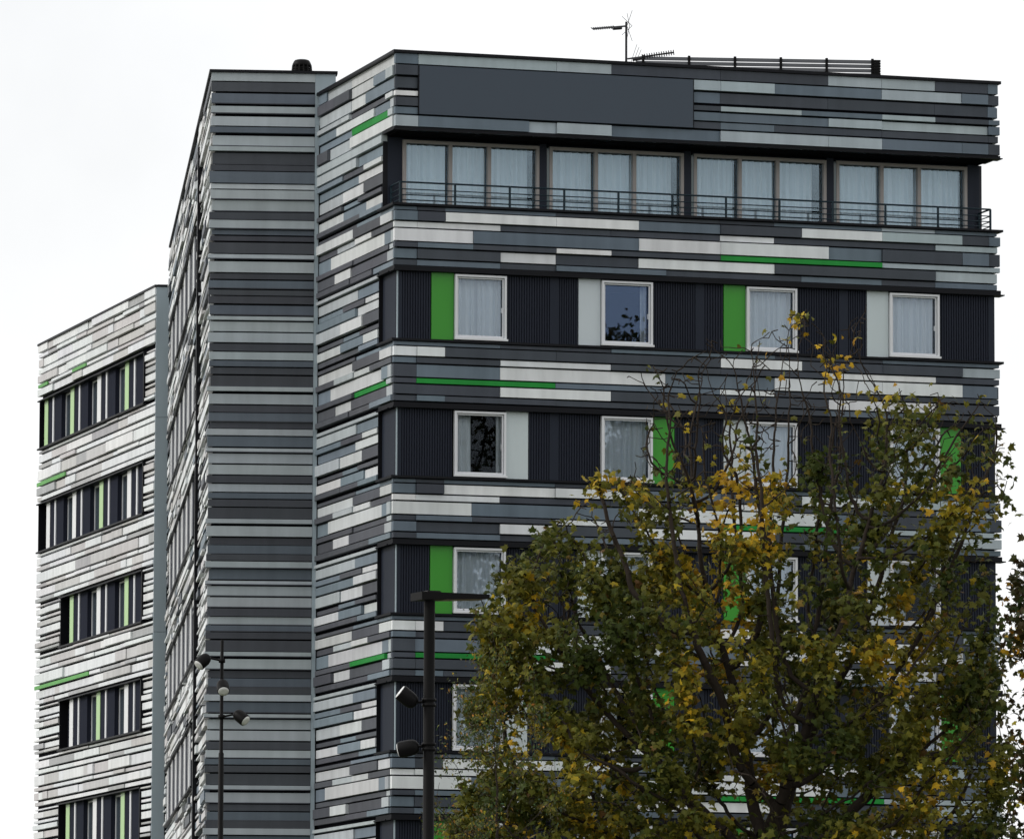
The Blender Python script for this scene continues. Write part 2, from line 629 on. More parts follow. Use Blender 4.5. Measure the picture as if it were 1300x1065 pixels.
# sills, lintels
sill_p, lint, revl = Parts('sill', M['trim']), Parts('lintel', M['trim']), Parts('reveal', M['trim'])
for k in range(8):
    z = SILL[k]
    sill_p.add(FA, -.06, AW + .09, -.30 if k else -.97, .06, z - .05, z)
    sill_p.add(FB, .302 if k else .972, 1.22, -.30, .06, z - .05, z - .001)
    if k:
        lint.add(FA, -.0, AW + .05, -.34, .0, z + 1.513, z + 1.607)
        lint.add(FA, -.03, AW + .12, -.30, .055, z + 1.488, z + 1.512)
        lint.add(FB, .342, 1.22, -.3, .0, z + 1.513, z + 1.606)
        lint.add(FB, .305, 1.24, -.3, .05, z + 1.487, z + 1.511)
    revl.add(FB, 1.215 if k else .955, 1.235 if k else .975, -.25, .0, z, z + 1.486)  # black colour puts the shade of the recess onto the reveal
lint.add(FA, -.02, AW + .05, -.95, .0, 23.549, 23.60)
lint.add(FA, -.05, AW + .09, -.3, .05, 23.525, 23.547)
for k in range(8):
    ue = 14.35 if k < 2 else 11.3
    sill_p.add(FL, 1.18, ue, -.28, .07, SILL_L[k] - .045, SILL_L[k])
    lint.add(FL, 1.18, ue, -.28, .07, SILL_L[k] + 1.385, SILL_L[k] + 1.42)
    revl.add(FL, 1.19, 1.25, -.28, .05, SILL_L[k], SILL_L[k] + 1.384)
    revl.add(FL, ue - .03, ue, -.28, .0, SILL_L[k], SILL_L[k] + 1.384)
    sill_p.add(FC, 8.9, 29.4, -.1, .06, SILL[k] - .05, SILL[k])
    lint.add(FC, 8.9, 29.4, -.1, .07, SILL[k] + 1.46, SILL[k] + 1.5)
    revl.add(FC, 8.9, 8.96, -.1, .02, SILL[k], SILL[k] + 1.459)
Parts('expansion_joint', M['trim']).add(FC, 6.6, 6.95, -.1, .07, .2, 25.0)

sg = MB()
FA.box(sg, .535, mod(11) - .02, -.1, .05, 23.89, 24.962)
tag(sg.build('sign_panel', M['sign'], bld, BASE), 'blank slate-grey sign board')
sf = MB()
for u0, u1, z0, z1 in ((.515, .535, 23.89, 24.965), (mod(11) - .02, mod(11) - .002, 23.89, 24.965)):
    FA.box(sf, u0, u1, -.1, .053, z0, z1)
sf.build('sign_frame', M['trim'], bld, BASE)

# ---------------------------------------------------------------- window rows of the front
BAY = 3.368
WX0, WWID, WH = 1.388, 1.175, 1.425
ZF = Matrix.Rotation(AA, 4, 'Z')


def frame_mesh(w, h, t, dep, bars=()):
    mb = MB()
    mb.box(0, t, -dep, 0, 0, h)
    mb.box(w - t, w, -dep, 0, 0, h)
    mb.box(t, w - t, -dep, -.001, 0, t * 1.15)
    mb.box(t, w - t, -dep, -.001, h - t, h)
    for a, b in bars:
        mb.box(a, b, -dep, -.002, t * 1.15, h - t)
    return mb


def window_frame():
    mb = frame_mesh(WWID, WH, .046, .10)
    # the casement inside the fixed frame
    mb.box(.055, .084, -.05, -.018, .062, WH - .055)
    mb.box(WWID - .084, WWID - .055, -.05, -.018, .062, WH - .055)
    mb.box(.084, WWID - .084, -.05, -.019, .062, .096)
    mb.box(.084, WWID - .084, -.05, -.019, WH - .084, WH - .055)
    mb.box(WWID - .096, WWID - .078, -.012, .03, .62, .73)
    mb.box(-.02, WWID + .02, -.1, -.10 - .05, -.014, .03)
    return mb


def curtain_mesh(spans, h, z0=.03, amp=.045, depth=.20, fold=.15, seed=0):
    rnd = random.Random(seed)
    mb = MB()
    for a, b in spans:
        n = max(8, int((b - a) / .014))
        xs, ys = [], []
        ph = rnd.uniform(0, 6)
        gain = 1.0
        for i in range(n + 1):
            x = a + (b - a) * i / n
            gain += .14 * (rnd.random() - .5)
            gain = max(.45, min(1.7, gain))
            ph += 2 * math.pi * .014 / fold * gain
            xs.append(x)
            ys.append(depth + amp * (math.sin(ph) + .35 * math.sin(2.3 * ph + 1)) * rnd.uniform(.94, 1.04))
        pts, fs = [], []
        for i in range(n + 1):
            flare = 1 + .25 * math.sin(i * .05)
            pts += [(xs[i] + .012 * math.sin(i * .31), depth + (ys[i] - depth) * flare, z0), (xs[i], ys[i], h)]
        for i in range(n):
            fs.append((2 * i, 2 * i + 2, 2 * i + 3, 2 * i + 1))
        mb.poly(pts, fs, (1, 1, 1), True)
    return mb


def place(o, F, u, v, z, rot):
    p = F.p(u, v, z)
    o.location = (p[0] - BASE[0], p[1] - BASE[1], p[2] - BASE[2])
    o.rotation_euler = (0, 0, rot)


win0 = window_frame().build('window', M['white'], bld)
pane_mb = MB()
pane_mb.box(.08, WWID - .08, .028, .036, .09, WH - .08)
pane0 = pane_mb.build('pane', M['glass'], win0)
curt = [curtain_mesh(sp, WH - .02, seed=i + 3).build('curtain', M['fabric'], win0) for i, sp in enumerate((
    [(.06, 1.12)], [(.98, 1.12)], [(.04, .44), (1.04, 1.14)], [(.05, .55), (.56, 1.12)], [(.05, 1.1)]))]
# row, bay -> which curtain
CUR = {1: (3, 1, 0, 4), 2: (2, 0, 3, 4), 3: (0, 4, 3, 2), 4: (3, 2, 0, 0), 5: (0, 3, 1, 4), 6: (2, 4, 0, 3), 7: (0, 0, 3, 4)}
used = set()
smooth, corner_p = Parts('smooth_panel', M['smooth']), Parts('corner_panel', M['smooth'])
for k in range(1, 8):
    for b in range(4):
        ci = CUR[k][b]
        u = WX0 + BAY * b
        if not used:
            w = win0
            pane, used_c = pane0, curt[ci]
            for j, cc in enumerate(curt):
                if j != ci:
                    cc.parent = None
                    COL.objects.unlink(cc)
            used.add(1)
            q1 = pane0
        else:
            w = win0.copy()
            COL.objects.link(w)
            w.parent = bld
            q1 = q = pane0.copy()
            COL.objects.link(q)
            q.parent = w
            q = curt[ci].copy()
            COL.objects.link(q)
            q.parent = w
        gm = M['glass_sky_tint'] if ci == 1 else (M['glass_dimmed'] if ci == 2 else M['glass'])
        q1.material_slots[0].link = 'OBJECT'
        q1.material_slots[0].material = gm
        place(w, FA, u, -.085, SILL[k] + .03, AA)
        # jamb returns behind the frame
        left = (k % 2 == 1) or b == 2
        col = 'G' if (b % 2 == (0 if k % 2 else 1)) else 'W'
        if k % 2 == 0 and b == 2:
            col = 'W'
        cu = (u - .515, u - .012) if left else (u + WWID + .02, u + WWID + .525)
        ip = MB()
        FA.box(ip, cu[0], cu[1], -.14, -.075, SILL[k] + .005, SILL[k] + 1.482,
               jit((.038, .29, .018) if col == 'G' else (.56, .62, .635), .04))
        ipo = ip.build('infill_panel', M['infill'], bld, BASE)
        tag(ipo, 'green infill panel' if col == 'G' else 'pale grey infill panel')
        # dark strip between panel and window
        x0 = .21 if b == 0 else WX0 + BAY * (b - 1) + WWID + 1.235
        a0 = x0 if b == 0 else x0 + .0
        a1 = (cu[0] - .008) if left else u - .02
        spans = [(a0, a1)]
        b0 = (u + WWID + .02) if left else (cu[1] + .008)
        b1 = u + WWID + 1.012 if b < 3 else 13.86
        spans.append((b0, b1))
        for s0, s1 in spans:
            n = max(1, round((s1 - s0) / .058))
            st = (s1 - s0) / n
            prof = []
            for i in range(n):
                x = s0 + i * st
                prof += [(x, -.118), (x + .012, -.118), (x + .015, -.088), (x + st - .015, -.088), (x + st - .012, -.118)]
            prof += [(s1, -.118), (s1, -.16), (s0, -.16)]
            prism(FA, prof, SILL[k] + .002, SILL[k] + 1.486).build('ribbed_panel', M['ribbed'], bld, BASE)
        if b < 3:
            smooth.add(FA, u + WWID + 1.018, u + WWID + 1.23, -.15, -.085, SILL[k] + .002, SILL[k] + 1.486)
        smooth.add(FA, u - .0, u + WWID, -.16, -.0855, SILL[k] + .002, SILL[k] + .029)
        smooth.add(FA, u - .0, u + WWID, -.16, -.0855, SILL[k] + 1.457, SILL[k] + 1.487)
    corner_p.add(FA, .115, .205, -.16, -.085, SILL[k] + .002, SILL[k] + 1.486)
    corner_p.add(FA, 13.865, AW - .095, -.18, -.085, SILL[k] + .002, SILL[k] + 1.486)
    corner_p.add(FB, .165, 1.21, -.16, -.09, SILL[k] + .002, SILL[k] + 1.485)
    Parts('corner_trim', M['pale']).add(FA, .088, .113, -.115, -.07, SILL[k] + .01, SILL[k] + 1.484)

# ---------------------------------------------------------------- loggia on the top floor
lw = Parts('loggia_wall', M['smooth'])
ZL, HL = SILL[0], 1.585
lw.add(FA, .11, .44, -1.1, -.95, ZL, ZL + HL)
for b in range(4):
    s = .44 + BAY * b
    lw.add(FA, s + 3.132, s + 3.30, -1.1, -.86, ZL, ZL + HL)
    lw.add(FA, s, s + 3.13, -1.1, -.985, ZL + 1.53, ZL + HL)
lw.add(FA, .44 + BAY * 4 - .066, AW - .1, -1.1, -.95, ZL, ZL + HL)
gs = Parts('glass_fin', paint_mat('grey_green_glass', (.10, .14, .145), .15, .6))
for b in range(1, 4):
    s = .44 + BAY * b
    gs.add(FA, s - .063, s - .004, -1.1, -.87, ZL + .02, ZL + 1.50)

lf = frame_mesh(3.13, 1.51, .07, .12, ((1.045, 1.125), (1.937, 2.018)))
big0 = lf.build('balcony_window', M['taupe'], bld)
lp = MB()
for a, b in ((.07, 1.045), (1.125, 1.937), (2.018, 3.06)):
    lp.box(a + .003, b - .003, .03, .04, .085, 1.435)
bp0 = lp.build('pane', M['glass_coated'], big0)
bc = [curtain_mesh(sp, 1.45, .09, amp=.055, depth=.2, fold=.17, seed=20 + i).build('curtain', M['fabric'], big0) for i, sp in enumerate((
    [(.08, 1.06), (1.16, 1.98), (2.04, 2.92)], [(.08, 1.05), (1.12, 2.0), (2.06, 2.93)],
    [(.08, 1.0), (1.12, 1.95), (2.05, 2.88)], [(.08, 1.06), (1.14, 2.0), (2.02, 3.0)]))]
for b in range(4):
    if b == 0:
        w = big0
    else:
        w = big0.copy()
        COL.objects.link(w)
        q = bp0.copy()
        COL.objects.link(q)
        q.parent = w
        bc[b].parent = w
    w.parent = bld
    place(w, FA, .44 + BAY * b, -.98, ZL + .02, AA)

rl = MB()
V0 = -.2
Z_R = [ZL + .10, ZL + .21, ZL + .335, ZL + .49]


def bar(F, mb, u0, v0, z0, u1, v1, z1, r=.014, n=6):
    mb.tube(F.p(u0, v0, z0), F.p(u1, v1, z1), r, n=n)


for z in Z_R:
    r = .02 if z == Z_R[-1] else .012
    bar(FA, rl, .18, V0, z, 13.97, V0, z, r)
    bar(FA, rl, .18, V0, z, .18, -.94, z, r)
    bar(FA, rl, 13.97, V0, z, 13.97, -.94, z, r)
rail_o = rl.build('balcony_railing', M['rail'], bld, BASE)
for u, v in [(.18 + 13.79 * i / 11, V0) for i in range(12)] + [(.18, -.91), (13.97, -.91)]:
    mb = MB()
    FA.box(mb, u - .02, u + .02, v - .022, v + .022, ZL + .002, ZL + .485)
    mb.build('post', M['rail'], rail_o, BASE)

# ---------------------------------------------------------------- window bands of the side and rear wings
WING_PAINT = {'G': (.40, .62, .26), 'W': (.78, .79, .79)}


def wing_band(F, u0, u1, z0, h, first, cols, rec, vf, win):
    """bays of dark panel, pale fin, dark panel, coloured panel and recessed window; one folded dark panel runs behind"""
    prof, bays = [(u0, vf)], []
    u, i = u0 + first, 0
    while u + 2.2 < u1:
        a = u + 2.2                      # the window recess
        b = min(a + 1.16, u1)
        bays.append((u + .90, u + 1.05, u + 1.72, u + 2.17, a, b, cols[i % len(cols)]))
        prof += [(a, vf), (a, vf - rec), (b, vf - rec), (b, vf)] if b < u1 else [(a, vf), (a, vf - rec), (b, vf - rec)]
        u = b
        i += 1
    if prof[-1][0] < u1:
        prof.append((u1, vf))
    prof += [(u1, vf - rec - .04), (u0, vf - rec - .04)]
    prism(F, prof, z0 + .002, z0 + h - .002).build('dark_panel', M['wing_dark'], bld, BASE)
    for f0, f1, c0, c1, a, b, c in bays:
        Parts('pale_fin', M['white']).add(F, f0, f1, vf + .001, vf + .03, z0 + .004, z0 + h - .004)
        mb = MB()
        F.box(mb, c0, c1, vf + .001, vf + .012, z0 + .004, z0 + h - .004, WING_PAINT[c])
        tag(mb.build('infill_panel', M['infill'], bld, BASE), 'pale green infill panel' if c == 'G' else 'white infill panel')
        if win and b - a > 1.0:
            w = win.copy()
            COL.objects.link(w)
            w.parent = bld
            for ch in win.children:
                q = ch.copy()
                COL.objects.link(q)
                q.parent = w
            place(w, F, b - .01 if F.flip else a + .01, vf - rec + .006, z0 + .01, F.ang + math.pi)


def wing_window(h):
    w = frame_mesh(1.14, h - .02, .05, .005).build('window', M['white'], bld)
    for v in w.data.vertices:            # frame stands a little proud of the panel
        v.co.y = -.03 if v.co.y > -.003 else 0.0
    mb = MB()
    mb.box(.051, 1.089, -.012, -.004, .06, h - .075)
    mb.build('pane', M['wing_glass'], w)
    return w


win_l, win_c = wing_window(1.385), wing_window(1.46)
for k in range(8):
    ue = 14.3 if k < 2 else 11.27
    wing_band(FL, 1.26, ue, SILL_L[k], 1.384, [.5, .1, .3, .2][k % 4], 'GWG' if k % 2 == 0 else 'WGW', .16, -.09,
              win_l if k < 6 else None)
    wing_band(FC, 8.97, 29.4, SILL[k], 1.459, [.4, .1, .6, .3][k % 4], 'WWWW', .035, -.01, win_c if k < 6 else None)
for w in (win_l, win_c):
    for ch in list(w.children):
        bpy.data.objects.remove(ch)
    bpy.data.objects.remove(w)

# ---------------------------------------------------------------- roof things
def P_dist(px, py, dist):
    return px, py, dist


# ventilator on the stair shaft
vx = Vector(FS.p(2.08, -.55, 0))
rv = empty('roof_vent', (vx.x, vx.y, 25.80))
tag(rv, 'dark round ventilator cowl standing on the roof of the narrow banded stair shaft', 'roof vent')
mb = MB()
mb.lathe((0, 0, -.09), (0, 0, 1), [(0, .2), (.09, .2), (.10, .24), (.125, .24), (.13, .225)], 28)
mb.build('base', M['lamp'], rv)
mb = MB()
mb.lathe((0, 0, .04), (0, 0, 1), [(0, .17), (.16, .16)], 24)
for i in range(14):
    t = 2 * math.pi * i / 14
    mb.tube((.225 * math.cos(t), .225 * math.sin(t), .03), (.205 * math.cos(t), .205 * math.sin(t), .22), .022, .02, 6)
for z, r in ((.075, .232), (.12, .226)):
    mb.lathe((0, 0, z), (0, 0, 1), [(0, r - .05), (.005, r), (.028, r - .003), (.033, r - .05)], 28)
mb.build('louvre_body', M['lamp'], rv)
mb = MB()
mb.lathe((0, 0, .195), (0, 0, 1), [(0, .212), (.012, .222), (.05, .214), (.10, .19), (.135, .165), (.15, .12), (.155, .03)], 28)
mb.build('cap', M['lamp'], rv)

# rooftop louvre screen
scr_o = Vector((2.885, 153.6, 0))
F3 = Frame(scr_o, AS, 1)
sc0 = empty('louvre_screen', (scr_o.x, scr_o.y, 25.2))
tag(sc0, 'long dark horizontal-slat louvre screen behind the roof edge above the sign board', 'roof screen')
SB = (scr_o.x, scr_o.y, 25.2)
mb = MB()
SL = 5.78
ztop = 26.91
for i in range(8):
    z = ztop - .105 * i
    F3.box(mb, 0 if i else .1, SL, -.07, .0, z - .080, z - .002)
mb.build('slats', M['slat'], sc0, SB)
for i in range(6):
    u = .14 + (SL - .35) * i / 5
    mb = MB()
    F3.box(mb, u, u + .06, -.02, .03, 25.2, ztop + .03)
    mb.build('post', M['lamp'], sc0, SB)
mb = MB()
for i in range(14):
    z = ztop - .062 * i
    F3.box(mb, SL - .2, SL + .01, .0, .05, z - .045, z)
F3.box(mb, SL - .01, SL + .0, -1.5, -.0, 25.3, ztop - .02)
mb.build('end_louvre', M['lamp'], sc0, SB)

# television antenna
an_o = (2.62, 151.5, 25.2)
an = empty('television_antenna', an_o)
tag(an, 'spindly television antenna with two toothed booms on a thin roof mast', 'antenna')
mb = MB()
mb.tube((0, 0, 0), (0, 0, 2.17), .03, .026, 8)
mb.build('mast', M['metal'], an)


def yagi(base, d, length, els, first, tilt=0):
    d = Vector(d).normalized()
    side = d.cross(Vector((0, 0, 1))).normalized()
    side = (side * .8 + Vector((0, 0, .35))).normalized()
    m2 = MB()
    b = Vector(base)
    m2.tube(b, b + d * length, .02, n=6)
    for i in range(els):
        q = b + d * (first + (length - first) * i / (els - 1))
        m2.tube(q - side * .1, q + side * .1, .013, n=5)
    m2.tube(b + d * .12 - Vector((0, 0, .03)), b + d * .34 - Vector((0, 0, .03)), .042, n=6)
    return m2, b, d, side


m2, b, d, side = yagi((0, 0, 2.07), (-.82, -.35, -.13), .86, 11, .3)
for sgn in (-1, 1):                                                           # corner reflector rods
    for t in range(3):
        q = b + Vector((.06 * t, 0, 0)) - d * .02
        m2.tube(q, q + Vector((-.18 * t + .12, -.05, sgn * (.36 - .07 * t))), .006, n=5)
m2.build('upper_boom', M['metal'], an)
m2, b, d, side = yagi((.03, 0, 1.30), (.95, -.1, .12), 1.08, 14, .35)
for t in range(3):
    q = b + Vector((.1 + .05 * t, 0, 0))
    m2.tube(q - Vector((.06, 0, .2)), q + Vector((.12, 0, .34 - .06 * t)), .006, n=5)
m2.build('lower_boom', M['metal'], an)


# ---------------------------------------------------------------- lamps
def spot(mb, lens_mb, c, axis, L, R, arm_to=None):
    """bell shaped spotlight, c = middle, axis points out of the lens"""
    a = Vector(axis).normalized()
    b = Vector(c) - a * L * .5
    mb.lathe(b, a, [(0, R * .25), (L * .03, R * .5), (L * .10, R * .74), (L * .22, R * .9), (L * .45, R), (L * .9, R), (L * .985, R * .97), (L, R * .93)], 24)
    e = b + a * L
    lens_mb.lathe(e + a * .001, a, [(0, R * .86), (.012, R * .8), (.016, R * .4)], 24)
    if arm_to is not None:
        mb.tube(Vector(c) - a * L * .33, arm_to, R * .16, n=8)


LX, LY = -1.238, 100.0
lamp = empty('street_lamp', (LX, LY, 0))
tag(lamp, 'tall black street lamp with flat rectangular head and two side spotlights by the tree', 'street lamp')
mb = MB()
mb.lathe((0, 0, 0), (0, 0, 1), [(0, .16), (.03, .16), (.035, .12), (1.2, .11), (1.22, .088), (9.72, .084)], 24)
mb.build('pole', M['lamp'], lamp)
mb = MB()
hd = Frame((0, 0), math.radians(24), 1)
# flat tapering head
zh = 9.72


def P3(u, v, z):
    return hd.p(u, v, z)


mb.hexa([P3(-.22, .22, zh + .0), P3(.90, .22, zh + .05), P3(.90, -.22, zh + .05), P3(-.22, -.22, zh + .0),
         P3(-.22, .22, zh + .12), P3(.90, .22, zh + .115), P3(.90, -.22, zh + .115), P3(-.22, -.22, zh + .12)])
mb.hexa([P3(-.1, .12, zh + .118), P3(.16, .12, zh + .118), P3(.16, -.12, zh + .118), P3(-.1, -.12, zh + .118),
         P3(-.07, .1, zh + .15), P3(.13, .1, zh + .15), P3(.13, -.1, zh + .15), P3(-.07, -.1, zh + .15)])
mb.build('lamp_head', M['lamp'], lamp)
mb = MB()
mb.hexa([P3(.18, .17, zh + .012), P3(.84, .17, zh + .042), P3(.84, -.17, zh + .042), P3(.18, -.17, zh + .012),
         P3(.18, .17, zh + .03), P3(.84, .17, zh + .06), P3(.84, -.17, zh + .06), P3(.18, -.17, zh + .03)])
mb.build('lens', paint_mat('amber_lens', (.16, .11, .06), .3, .4), lamp)
for zc, ax, cx_ in ((8.19, (-.78, -.12, .60), -.315), (7.52, (-.93, .2, -.18), -.30)):
    mb = MB()
    for dz in (-.05, .03):
        mb.lathe((0, 0, zc + dz - .025), (0, 0, 1), [(0, .09), (.004, .108), (.046, .108), (.05, .09)], 24)
    mb.build('collar', M['lamp'], lamp)
    mb, lm = MB(), MB()
    spot(mb, lm, (cx_, -.02, zc + (.05 if ax[2] > 0 else -.03)), ax, .31, .125, (-.08, 0, zc + .0))
    s_ = mb.build('spotlight', M['lamp'], lamp)
    lm.build('lens', M['lens'], s_)

MX, MY = -5.47, 125.0
mast = empty('spotlight_mast', (MX, MY, 0))
tag(mast, 'slim black mast with three bell-shaped spotlights in front of the banded stair shaft', 'spotlight mast')
mb = MB()
mb.lathe((0, 0, 0), (0, 0, 1), [(0, .1), (.03, .1), (.035, .062), (8.85, .05), (8.87, .036), (10.98, .032), (11.0, .02)], 16)
mb.build('pole', M['lamp'], mast)
for c, ax, at in (((-.345, -.05, 10.60), (-.62, -.45, -.64), (0, 0, 10.60)),
                  ((.03, -.2, 10.10), (.12, -.72, -.68), (0, 0, 10.14)),
                  ((.36, -.06, 9.54), (.70, -.42, -.57), (0, 0, 9.54))):
    mb, lm = MB(), MB()
    spot(mb, lm, c, ax, .29, .118, at)
    mb.lathe((0, 0, at[2] - .04), (0, 0, 1), [(0, .045), (.004, .062), (.076, .062), (.08, .045)], 16)
    s_ = mb.build('spotlight', M['lamp'], mast)
    lm.build('lens', M['lens'], s_)


# ---------------------------------------------------------------- trees
MAPLE = [(0, 0), (.18, -.05), (.34, -.08), (.30, .07), (.55, .17), (.40, .26), (.46, .46), (.27, .40), (.17, .52), (0, .84),
         (-.17, .52), (-.27, .40), (-.46, .46), (-.40, .26), (-.55, .17), (-.30, .07), (-.34, -.08), (-.18, -.05)]
SMALL = [(0, 0), (.2, .2), (.22, .45), (0, 1), (-.22, .45), (-.2, .2)]


def in_poly(x, z, poly):
    c = False
    j = len(poly) - 1
    for i in range(len(poly)):
        xi, zi = poly[i]
        xj, zj = poly[j]
        if (zi > z) != (zj > z) and x < (xj - xi) * (z - zi) / (zj - zi) + xi:
            c = not c
        j = i
    return c


def grow_tree(rng, poly, depth, trunk, n_attr, D, di, dk, weight, max_it=220):
    """space colonisation: a branch skeleton that fills the crown outline"""
    xs = [p[0] for p in poly]
    zs = [p[1] for p in poly]
    A = []
    while len(A) < n_attr:
        x, z = rng.uniform(min(xs), max(xs)), rng.uniform(min(zs), max(zs))
        if not in_poly(x, z, poly) or rng.random() > weight(x, z):
            continue
        cxm = (min(xs) + max(xs)) / 2
        r = min(1, abs(x - cxm) / ((max(xs) - min(xs)) / 2))
        top = min(1, max(0, (z - min(zs)) / (max(zs) - min(zs))))
        hd_ = depth * math.sqrt(max(.05, 1 - r * r * .8)) * (1.05 - .55 * top)
        A.append((x, rng.uniform(-hd_, hd_), z))
    A = np.array(A)
    nodes = [np.array(p, float) for p in trunk]
    par = [-1] + list(range(len(trunk) - 1))
    alive = np.ones(len(A), bool)
    near = np.zeros(len(A), int)
    nd = np.full(len(A), 1e9)
    start = 0
    for it in range(max_it):
        new = np.array(nodes[start:])
        if len(new):
            d = np.linalg.norm(A[:, None, :] - new[None], axis=2)
            j = d.argmin(1)
            m = d[np.arange(len(A)), j]
            upd = m < nd
            nd[upd] = m[upd]
            near[upd] = j[upd] + start
            alive &= nd > dk
        start = len(nodes)
        act = alive & (nd < di)
        if not act.any():
            break
        idx = np.nonzero(act)[0]
        pull = {}
        for i in idx:
            k = near[i]
            v = A[i] - nodes[k]
            v = v / (np.linalg.norm(v) + 1e-9)
            pull[k] = pull.get(k, 0) + v
        added = 0
        for k, v in pull.items():
            nv = np.linalg.norm(v)
            if nv < 1e-3:
                continue
            v = v / nv + np.array([rng.gauss(0, .09), rng.gauss(0, .09), rng.gauss(0.02, .09)])
            v /= np.linalg.norm(v)
            q = nodes[k] + v * D
            nodes.append(q)
            par.append(int(k))
            added += 1
        if not added or len(nodes) > 14000:
            break
    return nodes, par


def tree_mesh(nodes, par, tip, power=2.25, rmax=.3):
    n = len(nodes)
    r = np.zeros(n)
    kids = [[] for _ in range(n)]
    for i, p in enumerate(par):
        if p >= 0:
            kids[p].append(i)
    for i in range(n - 1, -1, -1):
        if not kids[i]:
            r[i] = tip
        else:
            r[i] = sum(r[c] ** power for c in kids[i]) ** (1 / power)
    zt = max(p[2] for p in nodes)
    for i in range(n):                   # limbs thin out towards the top of the crown
        r[i] = max(tip, min(r[i], rmax, tip + rmax * .62 * max(0, (zt - nodes[i][2]) / (zt * .72)) ** 1.6))
    mb = MB()
    for i, p in enumerate(par):
        if p < 0:
            continue
        a, b = nodes[p], nodes[i]
        ra = min(r[p], r[i] * 1.5)
        sides = 10 if r[i] > .05 else (6 if r[i] > .015 else 4)
        mb.tube(a, b, float(ra), float(r[i]), sides, caps=False)
    return mb, r, kids


def leaves(mb, rng, pts, size, shape, colf, droop=.5):
    for q in pts:
        s = size * rng.uniform(.6, 1.25)
        n = Vector((rng.gauss(0, .9), rng.gauss(-.45, .8), rng.gauss(.7, .7))).normalized()
        t = Vector((rng.gauss(0, .8), rng.gauss(0, .8), rng.gauss(-droop, .6)))
        t = (t - n * t.dot(n)).normalized()
        w = n.cross(t)
        cu = rng.uniform(.1, .9)
        vs = []
        for x, y in shape:
            bend = -cu * (x * x * 1.4 + (y - .3) ** 2 * .7)
            p = Vector(q) + (w * x + t * y + n * bend) * s
            vs.append((p.x, p.y, p.z))
        mid = Vector(q) + t * .3 * s
        k = len(vs)
        vs.append((mid.x, mid.y, mid.z))
        mb.poly(vs, [(i, (i + 1) % k, k) for i in range(k)], colf(q))


def noise3(x, y, z):
    from mathutils import noise
    return noise.noise(Vector((x, y, z)))


def plant_tree(name, label, loc, poly, depth, trunk, n_attr, D, di, dk, weight, n_leaf, leaf_size, shape, colf, tip, lw, seed,
               rmax=.3, droop=.5, spread=.16):
    rng = random.Random(seed)
    root = empty(name, loc)
    tag(root, label, 'tree')
    nodes, par = grow_tree(rng, poly, depth, trunk, n_attr, D, di, dk, weight)
    mb, r, kids = tree_mesh(nodes, par, tip, rmax=rmax)
    mb.build('trunk', M['bark'], root)
    cand = [i for i in range(len(nodes)) if r[i] < tip * 3.2 and par[i] >= 0]
    wts = [lw(nodes[i][0], nodes[i][2]) * max(.03, .50 + 1.6 * noise3(nodes[i][0] * .95, nodes[i][1] * .95 + 5, nodes[i][2] * 1.15)) ** 1.3 for i in cand]
    pts = []
    for i in rng.choices(cand, wts, k=n_leaf):
        q = nodes[i]
        pts.append((q[0] + rng.gauss(0, spread), q[1] + rng.gauss(0, spread), q[2] + rng.gauss(-.05, spread)))
    lm = MB()
    leaves(lm, rng, pts, leaf_size, shape, colf, droop)
    lm.build('crown', M['leaf'], root)
    return root


def mix(a, b, t):
    return tuple(x + (y - x) * t for x, y in zip(a, b))


GREEN, OLIVE = (.042, .058, .011), (.175, .155, .018)
YEL, ORA, BRO = (.52, .33, .02), (.32, .17, .015), (.12, .062, .02)
rc = random.Random(11)


def maple_col(q):
    x, y, z = q
    n = noise3(x * .55 + 3, y * .55, z * .55) + rc.gauss(0, .19)
    yb = .60 - .50 * math.exp(-(((x + .1) / 1.1) ** 2 + ((z - 13.2) / 1.5) ** 2)) - .02 * (z - 10)
    if n > yb:
        c = mix(YEL, ORA, rc.random() ** 2)
    elif n > yb - .25:
        c = mix(OLIVE, (.40, .29, .02), rc.random())
    elif rc.random() < .035:
        c = mix(BRO, OLIVE, rc.random())
    else:
        c = mix(GREEN, OLIVE, max(0, min(1, .42 + n * .9)))
    k = rc.uniform(.7, 1.25)
    return tuple(v * k for v in c)


TY = 119.0                 # main tree, metres from the camera
TX = 4.55


def outline(pts, ty, tx):
    """crown outline in metres on the tree's own vertical plane, measured as offsets from the trunk"""
    return [(x - tx, z) for x, z in pts]


MAPLE_OUT = [(-5.75, 4.2), (-5.75, 6.9), (-5.2, 9.0), (-5.1, 10.3), (-5.3, 11.4), (-4.5, 12.2), (-3.7, 12.9), (-2.6, 13.5), (-2.0, 15.0),
             (-2.65, 15.55), (-1.3, 15.6), (-1.25, 16.1), (-.3, 15.9), (.0, 16.3), (.75, 16.65), (1.3, 15.9), (1.9, 16.85), (1.9, 15.0),
             (2.6, 15.2), (3.4, 15.1), (4.4, 14.7), (4.5, 13.6), (4.2, 12.0), (4.4, 9.5), (4.4, 6.5), (4.0, 4.2), (0, 3.3)]


def maple_w(x, z):
    """how leafy the crown is: the top of the middle has dropped most of its leaves"""
    if x > 1.9:
        return .9 if z < 12.6 else max(.05, .60 - (z - 12.6) / 4.6)
    if x < -2.6:
        return 1.0 if z < 12.4 else max(.15, 1 - (z - 12.4) / 1.2)
    return 1.0 if z < 11.3 else max(.012, .9 - (z - 11.3) / 3.1)


